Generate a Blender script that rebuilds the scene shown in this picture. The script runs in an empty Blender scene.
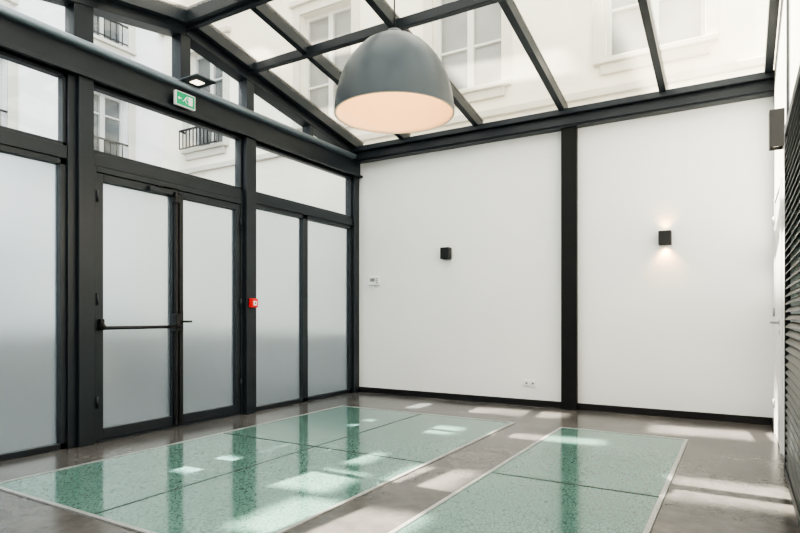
import bpy, bmesh, math
from mathutils import Vector, Matrix
S=bpy.context.scene
# ------------------------------------------------------------ materials
def newmat(n):
    m=bpy.data.materials.new(n); m.use_nodes=True
    return m,m.node_tree.nodes,m.node_tree.links
def pm(n,col,rough=.5,metal=0,spec=.5,noise=0,nscale=8,bump=0,bscale=60,emit=None,es=0):
    m,N,L=newmat(n); b=N['Principled BSDF']
    b.inputs['Base Color'].default_value=(*col,1); b.inputs['Roughness'].default_value=rough
    b.inputs['Metallic'].default_value=metal; b.inputs['Specular IOR Level'].default_value=spec
    tc=N.new('ShaderNodeTexCoord')
    if noise:
        t=N.new('ShaderNodeTexNoise'); t.inputs['Scale'].default_value=nscale; t.inputs['Detail'].default_value=6
        L.new(tc.outputs['Object'],t.inputs['Vector'])
        r=N.new('ShaderNodeValToRGB'); r.color_ramp.elements[0].position=.3; r.color_ramp.elements[1].position=.7
        r.color_ramp.elements[0].color=(*[c*(1-noise) for c in col],1)
        r.color_ramp.elements[1].color=(*[min(1,c*(1+noise)) for c in col],1)
        L.new(t.outputs['Fac'],r.inputs['Fac']); L.new(r.outputs['Color'],b.inputs['Base Color'])
    if bump:
        t=N.new('ShaderNodeTexNoise'); t.inputs['Scale'].default_value=bscale; t.inputs['Detail'].default_value=3
        L.new(tc.outputs['Object'],t.inputs['Vector'])
        bp=N.new('ShaderNodeBump'); bp.inputs['Strength'].default_value=bump; bp.inputs['Distance'].default_value=.01
        L.new(t.outputs['Fac'],bp.inputs['Height']); L.new(bp.outputs['Normal'],b.inputs['Normal'])
    if emit:
        b.inputs['Emission Color'].default_value=(*emit,1); b.inputs['Emission Strength'].default_value=es
    return m
STEEL=pm('anthracite_steel',(.020,.026,.033),.38,0,.5,.08,5)
STEELD=pm('dark_steel_post',(.010,.011,.012),.5,0,.3,.08,5)
WHITE=pm('white_paint',(.80,.81,.815),.55,noise=.02,nscale=.9,bump=.04,bscale=120)
FACADE=pm('facade_render',(.83,.785,.68),.9,noise=.06,nscale=1.0,bump=.15,bscale=30)
FACADEW=pm('facade_white_render',(.83,.83,.82),.9,noise=.04,nscale=1.2,bump=.15,bscale=30)
PLINTH=pm('facade_plinth_stone',(.26,.26,.25),.9,noise=.15,nscale=3,bump=.2,bscale=20)
MOULD=pm('facade_moulding',(.60,.57,.50),.85,noise=.03)
WFRAME=pm('painted_wood',(.58,.58,.55),.6)
WGLASS=pm('neighbour_window_glass',(.14,.15,.15),.12,0,.8,.3,1.5)
IRON=pm('black_iron',(.02,.02,.022),.5)
BLACK=pm('black_satin',(.012,.012,.014),.4)
GREYMET=pm('grey_lacquer',(.050,.064,.076),.38,.2,.5,.05,6)
INNER=pm('lamp_inner_lacquer',(.80,.72,.62),.6)
EDGE=pm('stainless_edging',(.40,.41,.41),.4,.5,.5,.1,30)
RED=pm('red_plastic',(.72,.03,.03),.35)
WPL=pm('white_plastic',(.8,.8,.8),.35)
GREYPL=pm('grey_display',(.25,.27,.27),.25)
GREEN=pm('exit_green',(.0,.30,.13),.4,emit=(0,.5,.25),es=.15)
BULB=pm('bulb_glass',(1,.9,.75),.4,emit=(1,.74,.45),es=5)
LED=pm('led_lens',(1,.95,.8),.4,emit=(1,.90,.68),es=3)
RAIL=pm('brushed_aluminium_cassette',(.26,.31,.36),.3,.5)
GROUND=pm('courtyard_paving',(.10,.10,.10),.8,noise=.2,nscale=4)
LOUV=pm('louvre_dark_metal',(.035,.04,.046),.4,.3)
RUB=pm('rubber_gasket',(.02,.03,.028),.7)
# floor concrete
m,N,L=newmat('polished_concrete'); FLOOR=m; b=N['Principled BSDF']
tc=N.new('ShaderNodeTexCoord')
t1=N.new('ShaderNodeTexNoise'); t1.inputs['Scale'].default_value=1.5; t1.inputs['Detail'].default_value=9; t1.inputs['Roughness'].default_value=.68
t2=N.new('ShaderNodeTexNoise'); t2.inputs['Scale'].default_value=14; t2.inputs['Detail'].default_value=6
L.new(tc.outputs['Object'],t1.inputs['Vector']); L.new(tc.outputs['Object'],t2.inputs['Vector'])
r=N.new('ShaderNodeValToRGB'); r.color_ramp.elements[0].position=.33; r.color_ramp.elements[1].position=.68
r.color_ramp.elements[0].color=(.066,.064,.064,1); r.color_ramp.elements[1].color=(.145,.138,.134,1)
L.new(t1.outputs['Fac'],r.inputs['Fac'])
mx=N.new('ShaderNodeMixRGB'); mx.blend_type='OVERLAY'; mx.inputs['Fac'].default_value=.3
L.new(r.outputs['Color'],mx.inputs[1]); L.new(t2.outputs['Fac'],mx.inputs[2]); L.new(mx.outputs['Color'],b.inputs['Base Color'])
mr=N.new('ShaderNodeMapRange'); mr.inputs['To Min'].default_value=.10; mr.inputs['To Max'].default_value=.30
L.new(t1.outputs['Fac'],mr.inputs['Value']); L.new(mr.outputs['Result'],b.inputs['Roughness'])
b.inputs['Specular IOR Level'].default_value=.38
bp=N.new('ShaderNodeBump'); bp.inputs['Strength'].default_value=.04; bp.inputs['Distance'].default_value=.01
L.new(t2.outputs['Fac'],bp.inputs['Height']); L.new(bp.outputs['Normal'],b.inputs['Normal'])
# floor glass
m,N,L=newmat('green_walkable_glass'); FGLASS=m; b=N['Principled BSDF']
tc=N.new('ShaderNodeTexCoord')
t1=N.new('ShaderNodeTexNoise'); t1.inputs['Scale'].default_value=1.0; t1.inputs['Detail'].default_value=2
t2=N.new('ShaderNodeTexVoronoi'); t2.inputs['Scale'].default_value=46; t2.feature='DISTANCE_TO_EDGE'
mp=N.new('ShaderNodeMapping'); mp.inputs['Scale'].default_value=(1,.5,1); mp.inputs['Rotation'].default_value=(0,0,.5)
L.new(tc.outputs['Object'],t1.inputs['Vector']); L.new(tc.outputs['Object'],mp.inputs['Vector']); L.new(mp.outputs['Vector'],t2.inputs['Vector'])
r=N.new('ShaderNodeValToRGB'); r.color_ramp.elements[0].position=.3; r.color_ramp.elements[1].position=.75
r.color_ramp.elements[0].color=(.098,.185,.162,1); r.color_ramp.elements[1].color=(.128,.222,.197,1)
L.new(t1.outputs['Fac'],r.inputs['Fac']); 
r2=N.new('ShaderNodeValToRGB'); r2.color_ramp.elements[0].position=.0; r2.color_ramp.elements[0].color=(.5,.56,.54,1); r2.color_ramp.elements[1].position=.10; r2.color_ramp.elements[1].color=(1.08,1.08,1.08,1)
L.new(t2.outputs['Distance'],r2.inputs['Fac'])
mx=N.new('ShaderNodeMixRGB'); mx.blend_type='MULTIPLY'; mx.inputs['Fac'].default_value=1
L.new(r.outputs['Color'],mx.inputs[1]); L.new(r2.outputs['Color'],mx.inputs[2]); L.new(mx.outputs['Color'],b.inputs['Base Color'])
b.inputs['Roughness'].default_value=.07; b.inputs['Specular IOR Level'].default_value=.8; b.inputs['IOR'].default_value=1.52
bp=N.new('ShaderNodeBump'); bp.inputs['Strength'].default_value=.15; bp.inputs['Distance'].default_value=.002
L.new(t2.outputs['Distance'],bp.inputs['Height']); L.new(bp.outputs['Normal'],b.inputs['Normal'])
# clear / dirty glass (architectural thin glass)
def glassmat(n,tint,veil,veilcol,rough=.02,refl=.9,tlf=.5,frost=False):
    m,N,L=newmat(n); N.remove(N['Principled BSDF']); out=N['Material Output']
    if frost:
        tr=N.new('ShaderNodeBsdfRefraction'); tr.inputs['Roughness'].default_value=.62; tr.inputs['IOR'].default_value=1.10
    else: tr=N.new('ShaderNodeBsdfTransparent')
    tr.inputs['Color'].default_value=(*tint,1)
    tl=N.new('ShaderNodeBsdfTranslucent'); tl.inputs['Color'].default_value=(*veilcol,1)
    df=N.new('ShaderNodeBsdfDiffuse'); df.inputs['Color'].default_value=(*veilcol,1)
    a=N.new('ShaderNodeMixShader'); a.inputs[0].default_value=tlf; L.new(tl.outputs[0],a.inputs[1]); L.new(df.outputs[0],a.inputs[2])
    v=N.new('ShaderNodeMixShader')
    tc=N.new('ShaderNodeTexCoord'); t=N.new('ShaderNodeTexNoise'); t.inputs['Scale'].default_value=1.6; t.inputs['Detail'].default_value=7
    L.new(tc.outputs['Object'],t.inputs['Vector'])
    mr=N.new('ShaderNodeMapRange'); mr.inputs['From Min'].default_value=.3; mr.inputs['From Max'].default_value=.7
    k=.05 if frost else .3
    mr.inputs['To Min'].default_value=veil*(1-k); mr.inputs['To Max'].default_value=min(1,veil*(1+k))
    L.new(t.outputs['Fac'],mr.inputs['Value']); L.new(mr.outputs['Result'],v.inputs[0])
    L.new(tr.outputs[0],v.inputs[1]); L.new(a.outputs[0],v.inputs[2])
    g=N.new('ShaderNodeBsdfGlossy'); g.inputs['Roughness'].default_value=rough
    lw=N.new('ShaderNodeLayerWeight'); lw.inputs['Blend'].default_value=.5
    pw=N.new('ShaderNodeMath'); pw.operation='POWER'; pw.inputs[1].default_value=4.5; L.new(lw.outputs['Facing'],pw.inputs[0])
    ma=N.new('ShaderNodeMath'); ma.operation='MULTIPLY_ADD'; ma.inputs[1].default_value=refl; ma.inputs[2].default_value=.05; L.new(pw.outputs[0],ma.inputs[0])
    f=N.new('ShaderNodeMixShader'); L.new(ma.outputs[0],f.inputs[0]); L.new(v.outputs[0],f.inputs[1]); L.new(g.outputs[0],f.inputs[2])
    L.new(f.outputs[0],out.inputs['Surface']); return m
CLEAR=glassmat('clear_glass',(.95,.98,.98),.03,(.9,.93,.95),refl=.6)
ROOFG=glassmat('weathered_roof_glass',(.98,.935,.81),.14,(.92,.84,.70),refl=.5,tlf=.15)
FROST=glassmat('frosted_glass',(.74,.82,.845),.22,(.66,.73,.76),.15,refl=.5,tlf=.5,frost=True)

# ------------------------------------------------------------ geometry helpers
def link(o,parent=None):
    S.collection.objects.link(o)
    if parent: o.parent=parent
    return o
def empty(n):
    o=bpy.data.objects.new(n,None); S.collection.objects.link(o); o.empty_display_size=.1; return o
def meshobj(n,v,f,mat,parent=None,bevel=0,smooth=False):
    me=bpy.data.meshes.new(n); me.from_pydata(v,[],f); me.update()
    bm=bmesh.new(); bm.from_mesh(me); bmesh.ops.recalc_face_normals(bm,faces=bm.faces); bm.to_mesh(me); bm.free()
    o=bpy.data.objects.new(n,me); me.materials.append(mat)
    if smooth:
        for p in me.polygons: p.use_smooth=True
    if bevel:
        md=o.modifiers.new('bev','BEVEL'); md.width=bevel; md.segments=2; md.limit_method='ANGLE'
    return link(o,parent)
FB=[(0,1,3,2),(4,6,7,5),(0,4,5,1),(2,3,7,6),(0,2,6,4),(1,5,7,3)]
def box(n,x0,x1,y0,y1,z0,z1,mat,parent=None,bevel=0):
    v=[(x,y,z) for x in(x0,x1) for y in(y0,y1) for z in(z0,z1)]
    return meshobj(n,v,FB,mat,parent,bevel)
def beam(n,p0,p1,w,h,mat,parent=None,bevel=0.004,up=Vector((0,0,1))):
    p0=Vector(p0);p1=Vector(p1);d=(p1-p0).normalized();s=d.cross(up).normalized();u=s.cross(d).normalized()
    v=[]
    for p in(p0,p1):
        for a in(-w/2,w/2):
            for c in(0,h): v.append(p+s*a+u*c)
    return meshobj(n,[tuple(q) for q in v],FB,mat,parent,bevel)
def cyl(n,p0,p1,r,mat,parent=None,seg=24,r2=None):
    p0=Vector(p0);p1=Vector(p1);d=(p1-p0).normalized()
    a=d.orthogonal().normalized();b=d.cross(a); r2=r if r2 is None else r2
    v=[];
    for p,rr in((p0,r),(p1,r2)):
        for i in range(seg):
            t=2*math.pi*i/seg; v.append(tuple(p+(a*math.cos(t)+b*math.sin(t))*rr))
    f=[(i,(i+1)%seg,seg+(i+1)%seg,seg+i) for i in range(seg)]
    f+=[tuple(range(seg-1,-1,-1)),tuple(range(seg,2*seg))]
    o=meshobj(n,v,f,mat,parent)
    for p in o.data.polygons:
        if len(p.vertices)==4: p.use_smooth=True
    return o
def revolve(n,prof,c,mat,parent=None,seg=72):
    v=[];f=[]
    for r,z in prof:
        for i in range(seg):
            t=2*math.pi*i/seg; v.append((c[0]+r*math.cos(t),c[1]+r*math.sin(t),c[2]+z))
    for k in range(len(prof)-1):
        for i in range(seg):
            f.append((k*seg+i,k*seg+(i+1)%seg,(k+1)*seg+(i+1)%seg,(k+1)*seg+i))
    return meshobj(n,v,f,mat,parent,smooth=True)

XL,XR,YB,YF=-4.83,.30,6.93,-.60
RY,RZ,SL=3.87,4.02,.178
def rz(y): return RZ-SL*abs(y-RY)      # underside of roof steel

# ------------------------------------------------------------ floor
floor=box('floor',XL-.15,XR+.2,YF-.2,YB+.2,-.2,0,FLOOR)
def glass_panel(x0,x1,y0,y1,xs,ys):
    e=empty('floor_glass_panel')
    box('glass',x0,x1,y0,y1,-.02,.004,FGLASS,e)
    w=.028;h=.008
    for a,b_ in((x0-w,x0),(x1,x1+w)): box('edge_strip',a,b_,y0-w,y1+w,-.01,h,EDGE,e)
    for a,b_ in((y0-w,y0),(y1,y1+w)): box('edge_strip',x0,x1,a,b_,-.01,h,EDGE,e)
    for x in xs: box('joint',x-.005,x+.005,y0,y1,-.01,.006,RUB,e)
    for y in ys: box('joint',x0,x1,y-.005,y+.005,-.01,.0065,RUB,e)
glass_panel(-4.17,-2.02,1.87,5.68,[-3.08],[3.80])
glass_panel(-1.50,-.42,1.87,5.68,[],[3.80])

# ------------------------------------------------------------ walls
box('wall_back',XL-.12,XR+.2,YB,YB+.2,0,3.52,WHITE)
def gable_wall(n,x0,x1,ztop0,mat):
    v=[]
    for x in(x0,x1):
        v+=[(x,YF,0),(x,YB,0),(x,YB,rz(YB)+.06),(x,RY,rz(RY)+.06),(x,YF,rz(YF)+.06)]
    f=[(0,1,2,3,4),(9,8,7,6,5)]+[(i,(i+1)%5,5+(i+1)%5,5+i) for i in range(5)]
    return meshobj(n,v,f,mat)
gable_wall('wall_right',XR,XR+.2,0,WHITE)
box('wall_front',XL-.12,XR+.2,YF-.2,YF,0,3.2,WHITE)
box('baseboard_back',XL+.02,XR,YB-.018,YB,0,.075,BLACK,None,.003)
box('baseboard_right',XR-.018,XR,6.45,YB-.02,0,.075,BLACK,None,.003)
tp=empty('trim_1')
box('post_flange_front',-1.82,-1.64,YB-.10,YB-.085,0,3.33,STEELD,tp,.002)
box('post_web',-1.81,-1.65,YB-.085,YB,0,3.33,STEELD,tp,.002)
ev=empty('trim_2')
box('eave_beam',XL,XR,YB-.13,YB,3.33,3.46,STEEL,ev,.004)
box('eave_gutter_profile',XL,XR,YB-.19,YB-.02,3.46,3.53,STEEL,ev,.006)
box('eave_lip',XL,XR,YB-.15,YB-.13,3.35,3.37,STEEL,ev)

# ------------------------------------------------------------ glazed left wall
wl=empty('wall_left')
GX=XL-.05
for n,a,b_,x1 in (('post',2.77,2.90,XL+.07),('post',4.67,4.82,XL+.07),('post',6.80,6.93,XL+.04),('post',.55,.74,XL+.07),('post',-.6,-.45,XL+.04)):
    box(n,XL-.12,x1,a,b_,0,3.15,STEEL,wl,.005)
box('post_side_profile',XL-.08,XL+.03,2.70,2.77,0,3.15,STEEL,wl,.005)
box('tie_beam',XL-.12,XL+.06,YF,YB,3.12,3.36,STEEL,wl,.006)
box('tie_beam_flange',XL-.12,XL+.10,YF,YB,3.12,3.15,STEEL,wl,.003)
for a,b_ in((YF,2.70),(2.90,4.67),(4.82,6.80)):
    box('transom',XL-.08,XL+.02,a,b_,2.41,2.52,STEEL,wl,.004)
for y,w in((2.83,.17),(3.87,.12),(4.76,.11),(1.75,.1),(.65,.15),(5.85,.06)):
    box('gable_post',XL-.1,XL+.04,y-w/2,y+w/2,3.36,rz(y)+.04,STEEL,wl,.004)
beam('gable_rake',(XL-.03,YB,rz(YB)-.09),(XL-.03,RY,rz(RY)-.09),.16,.17,STEEL,wl)
beam('gable_rake',(XL-.03,RY,rz(RY)-.09),(XL-.03,YF,rz(YF)-.09),.16,.17,STEEL,wl)
cas=empty('trim_3')
cyl('cassette_tube',(XL+.10,YF+.02,3.385),(XL+.10,YB-.2,3.385),.033,RAIL,cas)
box('cassette_back',XL+.05,XL+.10,YF+.02,YB-.2,3.355,3.41,RAIL,cas)
wi=0
def window(y0,y1,z0,z1,mat,fr=.045,top=None):
    global wi; wi+=1
    e=empty('window_%d'%wi); X0,X1=XL-.07,XL+.005
    if top is None:
        p=fr*.5
        meshobj('glass',[(GX,y0+p,z0+p),(GX,y1-p,z0+p),(GX,y1-p,z1-p),(GX,y0+p,z1-p)],[(0,1,2,3)],mat,e)
        box('frame_bottom',X0,X1,y0,y1,z0,z0+fr,STEEL,e,.003); box('frame_top',X0,X1,y0,y1,z1-fr,z1,STEEL,e,.003)
        box('frame_side',X0,X1,y0,y0+fr,z0,z1,STEEL,e,.003); box('frame_side',X0,X1,y1-fr,y1,z0,z1,STEEL,e,.003)
    else:
        za,zb=top
        meshobj('glass',[(GX,y0,z0),(GX,y1,z0),(GX,y1,zb),(GX,y0,za)],[(0,1,2,3)],mat,e)
        box('frame_bottom',X0,X1,y0,y1,z0,z0+.03,STEEL,e,.003)
for a,b_ in((-.45,.55),(.74,1.75),(1.75,2.70)): window(a,b_,.0,2.41,FROST,.05)
window(4.82,5.76,.0,2.41,FROST,.05); window(5.76,6.80,.0,2.41,FROST,.05)
for a,b_ in((-.45,.55),(.74,1.75),(1.75,2.70),(2.90,4.67),(4.82,6.80)): window(a,b_,2.52,3.12,CLEAR,.03)
for a,b_ in((.72,1.70),(1.80,2.745),(2.915,3.81),(3.93,4.705),(4.815,5.82),(5.88,6.6)):
    window(a,b_,3.36,0,CLEAR,top=(rz(a)-.05,max(3.37,rz(b_)-.05)))

# ------------------------------------------------------------ entrance double door
d=empty('door_1')
DX0,DX1=XL-.06,XL+.01
box('jamb',XL-.08,XL+.02,2.90,2.955,0,2.41,STEEL,d,.003); box('jamb',XL-.08,XL+.02,4.63,4.67,0,2.41,STEEL,d,.003)
box('head',XL-.08,XL+.02,2.955,4.63,2.36,2.41,STEEL,d,.003)
box('threshold',XL-.08,XL+.03,2.955,4.63,0,.018,STEEL,d,.003)
def leaf(y0,y1):
    s=.062
    box('stile',DX0,DX1,y0,y0+s,.022,2.355,STEEL,d,.004); box('stile',DX0,DX1,y1-s,y1,.022,2.355,STEEL,d,.004)
    box('rail_top',DX0,DX1,y0+s,y1-s,2.285,2.355,STEEL,d,.004); box('rail_bottom',DX0,DX1,y0+s,y1-s,.022,.115,STEEL,d,.004)
    x=GX+.018; a=y0+s-.01; b_=y1-s+.01
    meshobj('glass',[(x,a,.105),(x,b_,.105),(x,b_,2.295),(x,a,2.295)],[(0,1,2,3)],FROST,d)
leaf(2.958,3.797); leaf(3.803,4.627)
HX=XL+.01
box('bar_end_housing',HX,HX+.05,2.965,3.005,.98,1.08,BLACK,d,.01)
box('bar_lock_housing',HX,HX+.075,3.725,3.79,.95,1.13,BLACK,d,.01)
cyl('push_bar',(HX+.085,2.975,1.0),(HX+.085,3.77,1.0),.015,BLACK,d)
cyl('bar_arm',(HX+.03,2.985,1.05),(HX+.085,2.985,1.0),.014,BLACK,d); cyl('bar_arm',(HX+.03,3.755,1.05),(HX+.085,3.755,1.0),.014,BLACK,d)
box('vertical_bolt_cover',HX,HX+.035,3.745,3.778,1.13,2.33,BLACK,d,.006)
box('vertical_bolt_cover',HX,HX+.035,3.745,3.778,.03,.95,BLACK,d,.006)
box('meeting_stile_cover',HX,HX+.025,3.80,3.84,.03,2.33,BLACK,d,.006)
box('lever_plate',HX+.025,HX+.035,3.803,3.838,.95,1.16,BLACK,d,.004)
cyl('lever_handle',(HX+.08,3.82,1.05),(HX+.08,3.90,1.05),.010,BLACK,d); cyl('lever_neck',(HX+.03,3.82,1.05),(HX+.08,3.82,1.05),.010,BLACK,d)
box('bolt_head',HX,HX+.055,3.73,3.79,2.22,2.30,BLACK,d,.008)
box('door_closer',HX,HX+.055,3.45,3.70,2.285,2.335,STEEL,d,.006)
beam('closer_arm',(HX+.06,3.52,2.34),(HX+.06,3.74,2.355),.02,.012,BLACK,d,.001)
for z in(.3,1.2,2.1):
    cyl('hinge',(HX+.012,2.956,z),(HX+.012,2.956,z+.1),.011,STEEL,d); cyl('hinge',(HX+.012,4.628,z),(HX+.012,4.628,z+.1),.011,STEEL,d)

# ------------------------------------------------------------ glass roof (ceiling)
c=empty('ceiling')
for x in (XL+.10,-3.95,-2.87,-1.79,-.71,XR-.05):
    w=.07
    beam('rafter',(x,YB-.05,rz(YB-.05)),(x,RY,rz(RY)),w,.11,STEEL,c)
    beam('rafter',(x,RY,rz(RY)),(x,YF,rz(YF)),w,.11,STEEL,c)
    for y0,y1 in((YB,RY),(RY,YF)):
        beam('glazing_cap',(x,y0,rz(y0)+.135),(x,y1,rz(y1)+.135),.055,.02,STEEL,c)
for y in (4.74,RY,3.0,1.6):
    w,h=(.12,.15) if y==RY else (.07,.09)
    beam('purlin',(XL,y,rz(y)-.01),(XR,y,rz(y)-.01),w,h,STEEL,c)
beam('purlin',(XL,RY+.03,rz(RY)-.03),(XR,RY+.03,rz(RY)-.03),.06,.04,STEEL,c)
for y0,y1 in((YB+.25,RY),(RY,YF-.2)):
    za,zb=rz(y0)+.12,rz(y1)+.12
    meshobj('roof_glass',[(XL-.15,y0,za),(XR+.15,y0,za),(XR+.15,y1,zb),(XL-.15,y1,zb)],[(0,1,2,3)],ROOFG,c)

# ------------------------------------------------------------ pendant lamp
pl=empty('pendant_lamp'); PC=(-2.34,3.87,2.69)
out=[(.472,0),(.471,.03),(.464,.10),(.450,.18),(.427,.26),(.397,.335),(.356,.41),(.30,.48),(.24,.54),(.175,.58),(.11,.605),(.075,.613),(.07,.63),(.055,.66),(.02,.67),(0.001,.67)]
inn=[(.472,0),(.464,-.003),(.457,0),(.456,.03),(.449,.10),(.435,.18),(.412,.26),(.382,.33),(.342,.395),(.288,.462),(.228,.52),(.155,.56),(.08,.58),(.001,.585)]
revolve('shade_outer',out,PC,GREYMET,pl); revolve('shade_inner',inn,PC,INNER,pl)
revolve('diffuser_dish',[(.001,.30),(.08,.30),(.13,.315),(.16,.345),(.165,.36),(.15,.365),(.001,.365)],PC,INNER,pl)
revolve('bulb',[(.001,.37),(.05,.385),(.065,.42),(.05,.46),(.03,.49),(.03,.575)],PC,BULB,pl,24)
cyl('cable',(PC[0],PC[1],PC[2]+.66),(PC[0],PC[1],RZ-.03),.006,BLACK,pl,12)
cyl('ceiling_rose',(PC[0],PC[1],RZ-.06),(PC[0],PC[1],RZ-.03),.05,STEEL,pl)
l=bpy.data.lights.new('pendant_bulb_light','POINT'); l.energy=9.5; l.color=(1,.56,.26); l.shadow_soft_size=.10
o=bpy.data.objects.new('bulb_light',l); o.location=(PC[0],PC[1],PC[2]+.18); link(o,pl)

# ------------------------------------------------------------ sconces
def sconce(loc,rot,w,dp,h,on):
    e=empty('wall_sconce')
    def b2(n,x0,x1,y0,y1,z0,z1,mat,bv=0):
        return box(n,x0,x1,y0,y1,z0,z1,mat,e,bv)
    t=.006
    b2('back_plate',-w/2,w/2,-.01,0,-h/2,h/2,BLACK)
    b2('front',-w/2,w/2,-dp,-dp+t,-h/2,h/2,BLACK,.001)
    b2('side',-w/2,-w/2+t,-dp+t,-.01,-h/2,h/2,BLACK); b2('side',w/2-t,w/2,-dp+t,-.01,-h/2,h/2,BLACK)
    b2('inner_block',-w/2+t,w/2-t,-dp+t,-.01,-h/2+.03,h/2-.03,BLACK)
    b2('lens',-w/4,w/4,-dp*.75,-dp*.3,-h/2+.02,-h/2+.03,LED if on else WPL)
    b2('lens',-w/4,w/4,-dp*.75,-dp*.3,h/2-.03,h/2-.02,LED if on else WPL)
    if on:
        for s in(-1,1):
            l=bpy.data.lights.new('sconce_spot','SPOT'); l.energy=on*(1 if s<0 else .4); l.color=(1,.52,.17); l.spot_size=math.radians(115); l.spot_blend=1; l.shadow_soft_size=.02
            o=bpy.data.objects.new('spot',l); o.location=(0,-dp*.5,s*(h/2+.002)); o.rotation_euler=(0 if s<0 else math.pi,0,0); link(o,e)
    e.location=loc; e.rotation_euler=(0,0,rot)
sconce((-3.36,YB,1.94),0,.12,.10,.15,0)
sconce((-.70,YB,1.96),0,.125,.10,.15,13.0)
sconce((XR,5.36,2.56),-math.pi/2,.12,.10,.29,3)

# ------------------------------------------------------------ exit sign / emergency light
e=empty('exit_sign'); X=XL+.13; oy=-.13; oz=.035
box('sign_box',X-.02,X+.015,3.80+oy,4.03+oy,3.12+oz,3.26+oz,WPL,e,.003) 
box('sign_face',X+.015,X+.017,3.81+oy,4.02+oy,3.13+oz,3.25+oz,GREEN,e)
f=X+.0172
box('door_pictogram',f,f+.001,3.945+oy,3.995+oy,3.15+oz,3.232+oz,WPL,e)
cyl('figure_head',(f,3.93+oy,3.222+oz),(f+.0015,3.93+oy,3.222+oz),.008,WPL,e,12)
for a in((3.925,3.21,3.905,3.183,.013),(3.905,3.18,3.925,3.153,.008),(3.905,3.183,3.88,3.165,.008),(3.92,3.205,3.94,3.19,.006)):
    beam('figure_limb',(f,a[0]+oy,a[1]+oz),(f,a[2]+oy,a[3]+oz),.002,a[4],WPL,e,0)
box('arrow_shaft',f,f+.001,3.835+oy,3.865+oy,3.186+oz,3.196+oz,WPL,e)
meshobj('arrow_head',[(f+.001,3.82+oy,3.191+oz),(f+.001,3.84+oy,3.208+oz),(f+.001,3.84+oy,3.174+oz)],[(0,1,2)],WPL,e)
box('sign_bracket',XL+.06,X-.02,3.88+oy,3.95+oy,3.18,3.24,STEEL,e)
e=empty('emergency_light')
box('arm',XL+.04,XL+.30,3.84,3.88,3.43,3.45,STEEL,e,.003)
box('housing',XL+.08,XL+.36,3.74,3.98,3.412,3.432,GREYMET,e,.006)
box('lens',XL+.17,XL+.27,3.81,3.91,3.406,3.413,LED,e,.003)
e=empty('fire_alarm_call_point'); X=XL+.07
box('back_box',X,X+.035,4.70,4.80,1.20,1.305,RED,e,.006)
box('front_rim',X+.035,X+.05,4.705,4.795,1.205,1.30,RED,e,.005)
box('press_plate',X+.05,X+.052,4.725,4.775,1.225,1.275,WPL,e,.002)
cyl('press_dot',(X+.052,4.75,1.25),(X+.0535,4.75,1.25),.010,BLACK,e)
e=empty('thermostat')
box('body',-4.61,-4.42,YB-.03,YB,1.55,1.67,WPL,e,.006)
box('display',-4.58,-4.50,YB-.032,YB-.03,1.60,1.65,GREYPL,e)
for i in range(3): box('button',-4.485,-4.455,YB-.034,YB-.03,1.575+i*.028,1.592+i*.028,GREYPL,e)
box('cable_trunk',-4.52,-4.51,YB-.008,YB,1.47,1.55,WPL,e)
e=empty('electrical_outlet')
box('plate',-2.31,-2.15,YB-.012,YB,.235,.315,WPL,e,.003)
for x in(-2.27,-2.19):
    cyl('socket_ring',(x,YB-.012,.275),(x,YB-.016,.275),.028,WPL,e)
    cyl('socket_well',(x,YB-.016,.275),(x,YB-.0165,.275),.014,GREYPL,e)
    for s in(-.006,.006): cyl('pin_hole',(x+s,YB-.0165,.275),(x+s,YB-.0175,.275),.003,BLACK,e,10)

# ------------------------------------------------------------ right wall: door, post, louvres
d2=empty('door_2')
box('frame',XR-.02,XR,5.50,5.56,0,2.22,WHITE,d2,.003); box('frame',XR-.02,XR,6.38,6.44,0,2.22,WHITE,d2,.003); box('frame',XR-.02,XR,5.56,6.38,2.16,2.22,WHITE,d2,.003)
box('leaf',XR-.012,XR,5.565,6.375,.008,2.155,WPL,d2,.003)
cyl('handle_neck',(XR-.012,5.66,1.05),(XR-.07,5.66,1.05),.010,EDGE,d2); cyl('handle_lever',(XR-.07,5.65,1.05),(XR-.07,5.79,1.05),.010,EDGE,d2)
cyl('rosette',(XR-.012,5.66,1.05),(XR-.02,5.66,1.05),.026,EDGE,d2); cyl('lock_rosette',(XR-.012,5.66,.97),(XR-.02,5.66,.97),.022,EDGE,d2)
for z in(.25,1.1,1.95): cyl('hinge',(XR-.025,6.385,z),(XR-.025,6.385,z+.08),.009,EDGE,d2)
box('trim_4',XR-.012,XR,4.86,4.95,0,rz(4.9),STEEL,None,.004)
lv=empty('louvered_panel')
LD=.032
for y in(2.2,3.46,4.74): box('stile',XR-LD,XR,y,y+.05,0,2.35,LOUV,lv,.003)
box('rail',XR-LD,XR,2.2,4.79,2.35,2.41,LOUV,lv,.003); box('rail',XR-LD,XR,2.2,4.79,0,.06,LOUV,lv,.003)
z=.10
while z<2.32:
    for a,b_ in((2.25,3.46),(3.51,4.74)):
        x0,x1=XR-LD+.003,XR-.002
        v=[(x0,a,z-.012),(x0,b_,z-.012),(x1,b_,z+.02),(x1,a,z+.02),(x0,a,z-.004),(x0,b_,z-.004),(x1,b_,z+.028),(x1,a,z+.028)]
        meshobj('slat',v,[(0,1,2,3),(7,6,5,4),(0,1,5,4),(1,2,6,5),(2,3,7,6),(3,0,4,7)],LOUV,lv)
    z+=.052

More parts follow.
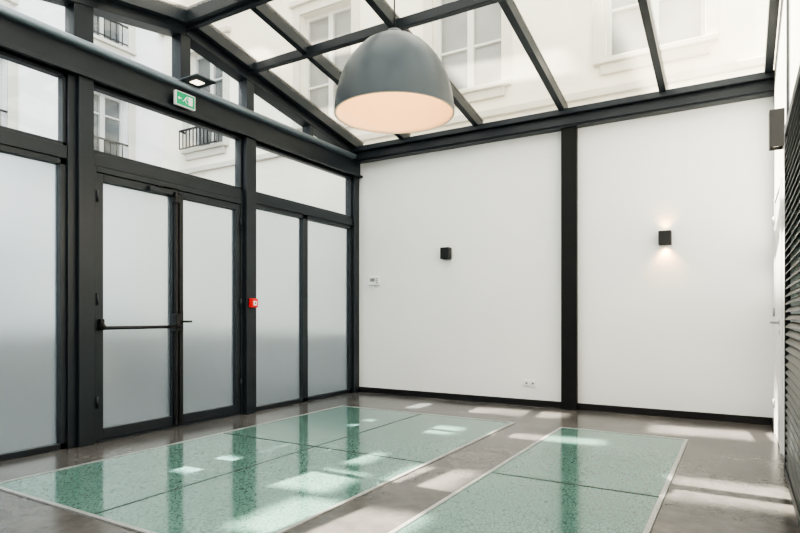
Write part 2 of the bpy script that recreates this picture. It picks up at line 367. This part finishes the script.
# ------------------------------------------------------------ courtyard buildings
def building(name,fn,a0,a1,zt,cols,rows,rail=True,F=None):
    F=F or FACADE
    e=empty(name)
    def bb(n,a,b,c0,c1,z0,z1,mat,bv=0):
        p=[fn(x,y) for x in(a,b) for y in(c0,c1)]
        xs=[q[0] for q in p]; ys=[q[1] for q in p]
        return box(n,min(xs),max(xs),min(ys),max(ys),z0,z1,mat,e,bv)
    cols=sorted(cols); cur=a0
    for ca,cb in cols:
        bb('pier',cur,ca,0,.4,-.2,zt,F); cur=cb
    bb('pier',cur,a1,0,.4,-.2,zt,F)
    bb('plinth',a0,a1,-.05,0,-.2,.8,PLINTH)
    for ca,cb in cols:
        z=-.2
        for r0,r1 in rows:
            bb('spandrel',ca,cb,0,.4,z,r0,F); z=r1
            bb('sill',ca-.14,cb+.14,-.10,.05,r0-.07,r0,MOULD,.01)
            bb('sill_corbel',ca-.05,cb+.05,-.05,.0,r0-.20,r0-.07,MOULD,.01)
            for s,t in((ca-.15,ca),(cb,cb+.15)): bb('surround',s,t,-.04,.0,r0,r1+.15,MOULD,.008)
            bb('lintel',ca,cb,-.04,0,r1,r1+.15,MOULD,.008); bb('cornice',ca-.2,cb+.2,-.10,0,r1+.15,r1+.24,MOULD,.01)
            bb('pane',ca,cb,.2,.22,r0,r1,WGLASS)
            m=(ca+cb)/2; fw=.055
            for s,t in((ca,ca+fw),(cb-fw,cb),(m-.05,m+.05)): bb('casement',s,t,.14,.2,r0,r1,WFRAME,.005)
            hs=[r0+fw/2,r1-fw/2,r0+(r1-r0)*.36,r0+(r1-r0)*.7]
            for h in hs: bb('glazing_bar',ca+fw,cb-fw,.15,.2,h-fw/2*(1 if h in hs[:2] else .6),h+fw/2*(1 if h in hs[:2] else .6),WFRAME,.004)
            if rail:
                bb('railing_top',ca,cb,-.03,.0,r0+.42,r0+.45,IRON); bb('railing_bottom',ca,cb,-.025,-.005,r0+.08,r0+.10,IRON)
                k=int((cb-ca)/.11)
                for i in range(1,k): bb('baluster',ca+i*(cb-ca)/k-.008,ca+i*(cb-ca)/k+.008,-.025,-.009,r0+.02,r0+.43,IRON)
        bb('spandrel',ca,cb,0,.4,z,zt,F)
    for h in (3.95,): bb('string_course',a0,a1,-.07,0,h,h+.10,MOULD,.01)
    bb('string_course',a0,a1,-.12,0,rows[0][1]+.55,rows[0][1]+.72,MOULD,.02)
    return e
YN=7.75
building('courtyard_building',lambda a,b:(a,YN+b),-10.3,4,8.6,[(-1.5,-.35),(-4.0,-2.9),(-6.6,-5.5),(-9.5,-8.5)],[(4.42,6.35)],False)
lb=building('courtyard_building',lambda a,b:(-10.3-b,a),-6,YN,8.6,[(6.1,6.95),(3.9,4.8),(1.6,2.5),(-1,-.1)],[(4.0,5.35),(6.3,7.9)],True,FACADEW)
# unseen screen added above the left building, slotted to shape floor sun patches
SD=Vector((.465,.05,-.884)); K=.884/.465; KY=.05/.465
holes=[]
for y0,y1,x0,x1 in((6.08,6.50,-3.5,-1.55),(5.95,6.4,-.75,.6),(3.85,4.40,-.42,.6),(4.75,5.15,-3.4,-2.2),(2.75,3.25,-3.6,-2.1),(2.15,2.75,-2.3,-1.35),(3.45,3.85,-3.3,-2.3),(5.0,5.25,-2.0,-.9),(1.5,2.0,-.6,.6),(3.2,3.75,-2.05,-1.45)):
    xm=(x0+x1)/2+10.3; s=KY*xm
    holes.append((y0-s,y1-s,(x0+10.3)*K,(x1+10.3)*K))
ys=sorted({-6.0,YN}|{round(h[i],4) for h in holes for i in(0,1)}); zs=sorted({8.6,21.5}|{round(h[i],4) for h in holes for i in(2,3)})
for j in range(len(ys)-1):
    run=None
    for k in range(len(zs)-1):
        yc=(ys[j]+ys[j+1])/2; zc=(zs[k]+zs[k+1])/2
        inside=any(h[0]<yc<h[1] and h[2]<zc<h[3] for h in holes)
        if not inside and run is None: run=zs[k]
        if inside and run is not None:
            box('sun_blocker',-10.42,-10.3,ys[j],ys[j+1],run,zs[k],FACADEW,lb); run=None
    if run is not None: box('sun_blocker',-10.42,-10.3,ys[j],ys[j+1],run,zs[-1],FACADEW,lb)
e=empty('balcony_railing')
box('top',-9.55,-8.45,YN-.2,YN-.17,4.75,4.78,IRON,e); box('bottom',-9.55,-8.45,YN-.2,YN-.17,4.4,4.42,IRON,e)
for i in range(12): box('bar',-9.55+i*.1-.008+.0,-9.55+i*.1+.008,YN-.195,YN-.178,4.42,4.76,IRON,e)
box('side',-9.55,-9.53,YN-.2,YN,4.75,4.78,IRON,e); box('side',-8.47,-8.45,YN-.2,YN,4.75,4.78,IRON,e)
box('courtyard_ground',-14,8,-8,12,-.3,-.2,GROUND)

# ------------------------------------------------------------ light
w=bpy.data.worlds.new('sky'); S.world=w; w.use_nodes=True
bg=w.node_tree.nodes['Background']; bg.inputs['Color'].default_value=(.92,.96,1,1); bg.inputs['Strength'].default_value=3.2
l=bpy.data.lights.new('sun','SUN'); l.energy=34; l.angle=math.radians(.5); l.color=(1,.96,.90)
o=bpy.data.objects.new('sun',l); link(o); o.rotation_euler=SD.to_track_quat('-Z','Y').to_euler()

# ------------------------------------------------------------ camera
cd=bpy.data.cameras.new('camera'); cam=bpy.data.objects.new('camera',cd); link(cam)
cd.sensor_width=36; cd.lens=574/800*36; cd.shift_y=50/800; cd.clip_start=.05
cam.location=(0,0,1.1); cam.rotation_euler=(math.pi/2,0,math.radians(30.6))
S.camera=cam
S.view_settings.view_transform='AgX'
S.view_settings.look='AgX - High Contrast'
S.view_settings.exposure=.08
